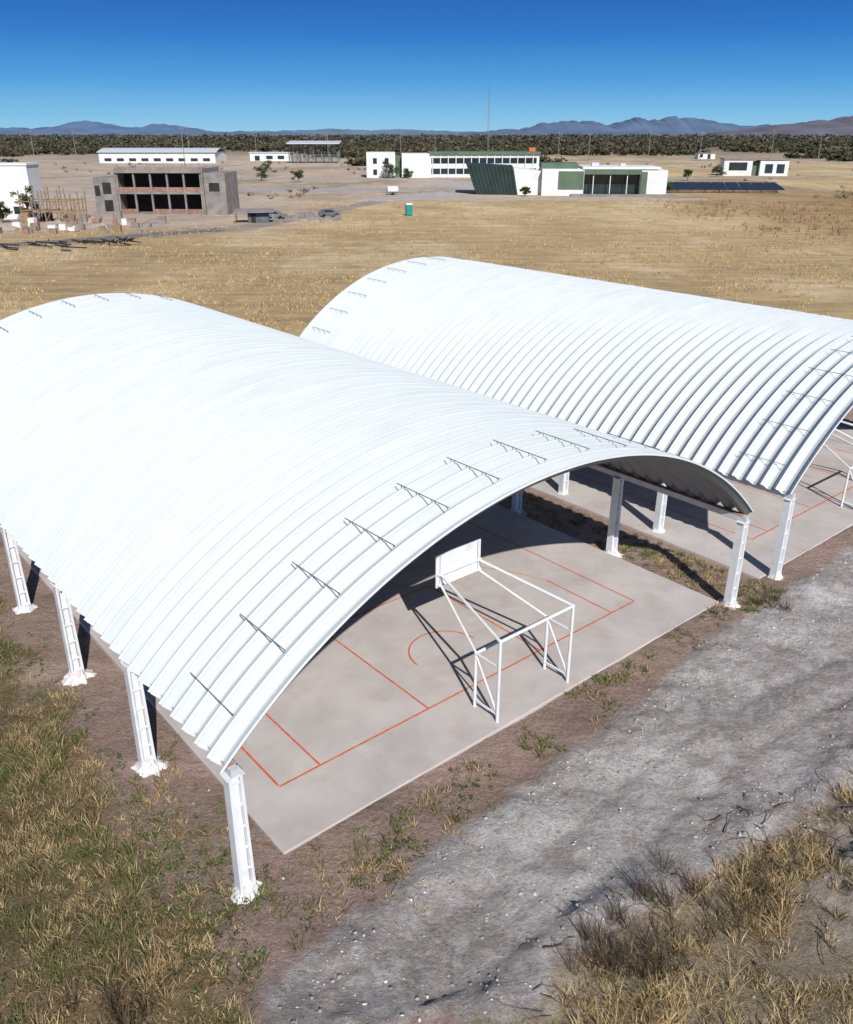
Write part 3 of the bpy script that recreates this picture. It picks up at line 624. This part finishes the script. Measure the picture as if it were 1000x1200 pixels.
# ---------------- trees
def tree(x,y,h,r,c=(.06,.10,.03)):
    P=empty('broadleaf_tree',(x,y,0)); g=Geo(); g.tube((0,0,0),(0,0,h*.5),h*.035,7,h*.02)
    for i in range(6):
        t=i*1.05; g.tube((0,0,h*(.3+.03*i)),(r*.6*math.cos(t),r*.6*math.sin(t),h*.7),h*.018,5,h*.006)
    g.out('trunk',M_bark,P)
    n=14; cx=rng.normal(0,r*.42,n); cy=rng.normal(0,r*.42,n); cz=rng.uniform(h*.25,h*.9,n)
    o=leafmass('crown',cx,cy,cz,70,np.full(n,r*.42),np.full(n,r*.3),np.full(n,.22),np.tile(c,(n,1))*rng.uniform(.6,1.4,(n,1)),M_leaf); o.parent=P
for x,y,h,r in ((-15.5,345,6.5,3),(-13,346,5,2.4),(-78.5,176,7,2.2),(-82,172,4,1.8),(27,247,2.5,1.4),(-60,330,5,2.5),(70,262,3,1.5),(-45,318,4,2),(115,360,5,2.5),(50,345,6,3),(-7,347,3.5,2),(-70,400,5,2.5),(95,330,4,2)): tree(x,y,h,r)
n=10500; inv_y=rng.uniform(1/3600,1/470,n); yy=1/inv_y; xx=rng.uniform(-.62,.62,n)*yy
dn=fbm(xx,yy,150,4,81); keep=(dn>.55-.24*sst(550,1100,yy)); keep&=~((yy<620)&(xx>-200)&(xx<-40)); xx,yy=xx[keep],yy[keep]; n=len(xx)
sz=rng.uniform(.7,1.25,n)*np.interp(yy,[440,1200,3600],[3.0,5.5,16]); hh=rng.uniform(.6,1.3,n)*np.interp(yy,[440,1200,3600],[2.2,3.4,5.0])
hz=sst(700,3400,yy)[:,None]; cc=np.array([.075,.072,.038])*(1-hz)+np.array([.08,.095,.105])*hz; cc=cc*rng.uniform(.6,1.35,(n,1))  # distance haze mixed into the tree colours
br=rng.random(n)<.35; cc[br]=cc[br]*.5+np.array([.12,.09,.06])*.6
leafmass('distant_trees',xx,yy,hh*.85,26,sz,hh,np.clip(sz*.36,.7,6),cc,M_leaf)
# ---------------- hills
def ridge(name,x0,x1,y,hmax,seed,c,base=.25):
    nx_=260; ny_=14; gx,gy=np.meshgrid(np.linspace(x0,x1,nx_),np.linspace(-1,1,ny_))
    w=(x1-x0); env=np.sin(np.pi*np.clip((gx-x0)/w,0,1))**.5
    hgt=hmax*env*(base+(1-base)*np.clip(fbm(gx,gx*0,w*.13,6,seed,.6)*1.9-.45,0,1.2)); z=hgt*(1-np.abs(gy)**1.4)*(.8+.4*fbm(gx,gy*700,180,3,seed+5))-2
    id_=np.arange(gx.size).reshape(gx.shape); Q=np.stack([id_[:-1,:-1],id_[:-1,1:],id_[1:,1:],id_[1:,:-1]],-1).reshape(-1,4)
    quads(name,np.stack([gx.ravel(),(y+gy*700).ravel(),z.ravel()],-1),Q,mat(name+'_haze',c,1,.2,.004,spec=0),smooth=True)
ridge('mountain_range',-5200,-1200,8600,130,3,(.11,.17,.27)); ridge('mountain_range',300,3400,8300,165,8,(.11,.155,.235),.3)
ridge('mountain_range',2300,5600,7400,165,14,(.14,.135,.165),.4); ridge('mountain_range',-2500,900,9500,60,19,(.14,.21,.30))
# ---------------- light
el=math.radians(39); sh=Vector((.28*math.cos(el),-.96*math.cos(el),math.sin(el))).normalized()
ld=bpy.data.lights.new('sun','SUN'); ld.energy=4.9; ld.angle=math.radians(.5); ld.color=(1,.97,.93)
lo=bpy.data.objects.new('sun',ld); lo.rotation_euler=sh.to_track_quat('Z','Y').to_euler(); lo.location=(0,0,60); col.objects.link(lo)
w=bpy.data.worlds.new('World'); sc.world=w; w.use_nodes=True; nt=w.node_tree; N=nt.nodes; L=nt.links; bg=N['Background']; bg.inputs[1].default_value=.1
sk=N.new('ShaderNodeTexSky'); sk.sky_type='NISHITA'; sk.sun_disc=False; sk.sun_elevation=el; sk.sun_rotation=math.atan2(sh.x,sh.y); sk.altitude=2000; sk.dust_density=.3; sk.ozone_density=2
tc=N.new('ShaderNodeTexCoord'); sp=N.new('ShaderNodeSeparateXYZ'); L.new(tc.outputs['Generated'],sp.inputs[0])
rp=N.new('ShaderNodeValToRGB'); e=rp.color_ramp.elements
e[0].position=0; e[0].color=(.27,.57,.80,1); e[1].position=1; e[1].color=(.03,.09,.28,1)
for p,c in ((.02,(.17,.48,.78,1)),(.05,(.06,.32,.71,1)),(.09,(.015,.18,.58,1)),(.13,(.007,.11,.44,1)),(.3,(.03,.12,.36,1))):
    q=e.new(p); q.color=c
L.new(sp.outputs[2],rp.inputs[0])
vs=N.new('ShaderNodeVectorMath'); vs.operation='SCALE'; vs.inputs['Scale'].default_value=10; L.new(rp.outputs[0],vs.inputs[0])
mr=N.new('ShaderNodeMapRange'); mr.inputs[1].default_value=.12; mr.inputs[2].default_value=.5; mr.inputs[3].default_value=.95; mr.inputs[4].default_value=.2; L.new(sp.outputs[2],mr.inputs[0])
mx_=N.new('ShaderNodeMix'); mx_.data_type='RGBA'; L.new(mr.outputs[0],mx_.inputs[0]); L.new(sk.outputs[0],mx_.inputs[6]); L.new(vs.outputs[0],mx_.inputs[7]); L.new(mx_.outputs[2],bg.inputs[0])
# ---------------- camera
cd=bpy.data.cameras.new('camera'); cd.sensor_fit='VERTICAL'; cd.sensor_height=24; cd.lens=24*990/1200; cd.clip_start=.1; cd.clip_end=40000
co=bpy.data.objects.new('camera',cd); co.location=(0,0,H); co.rotation_euler=(math.radians(90-24.2),0,0); col.objects.link(co); sc.camera=co
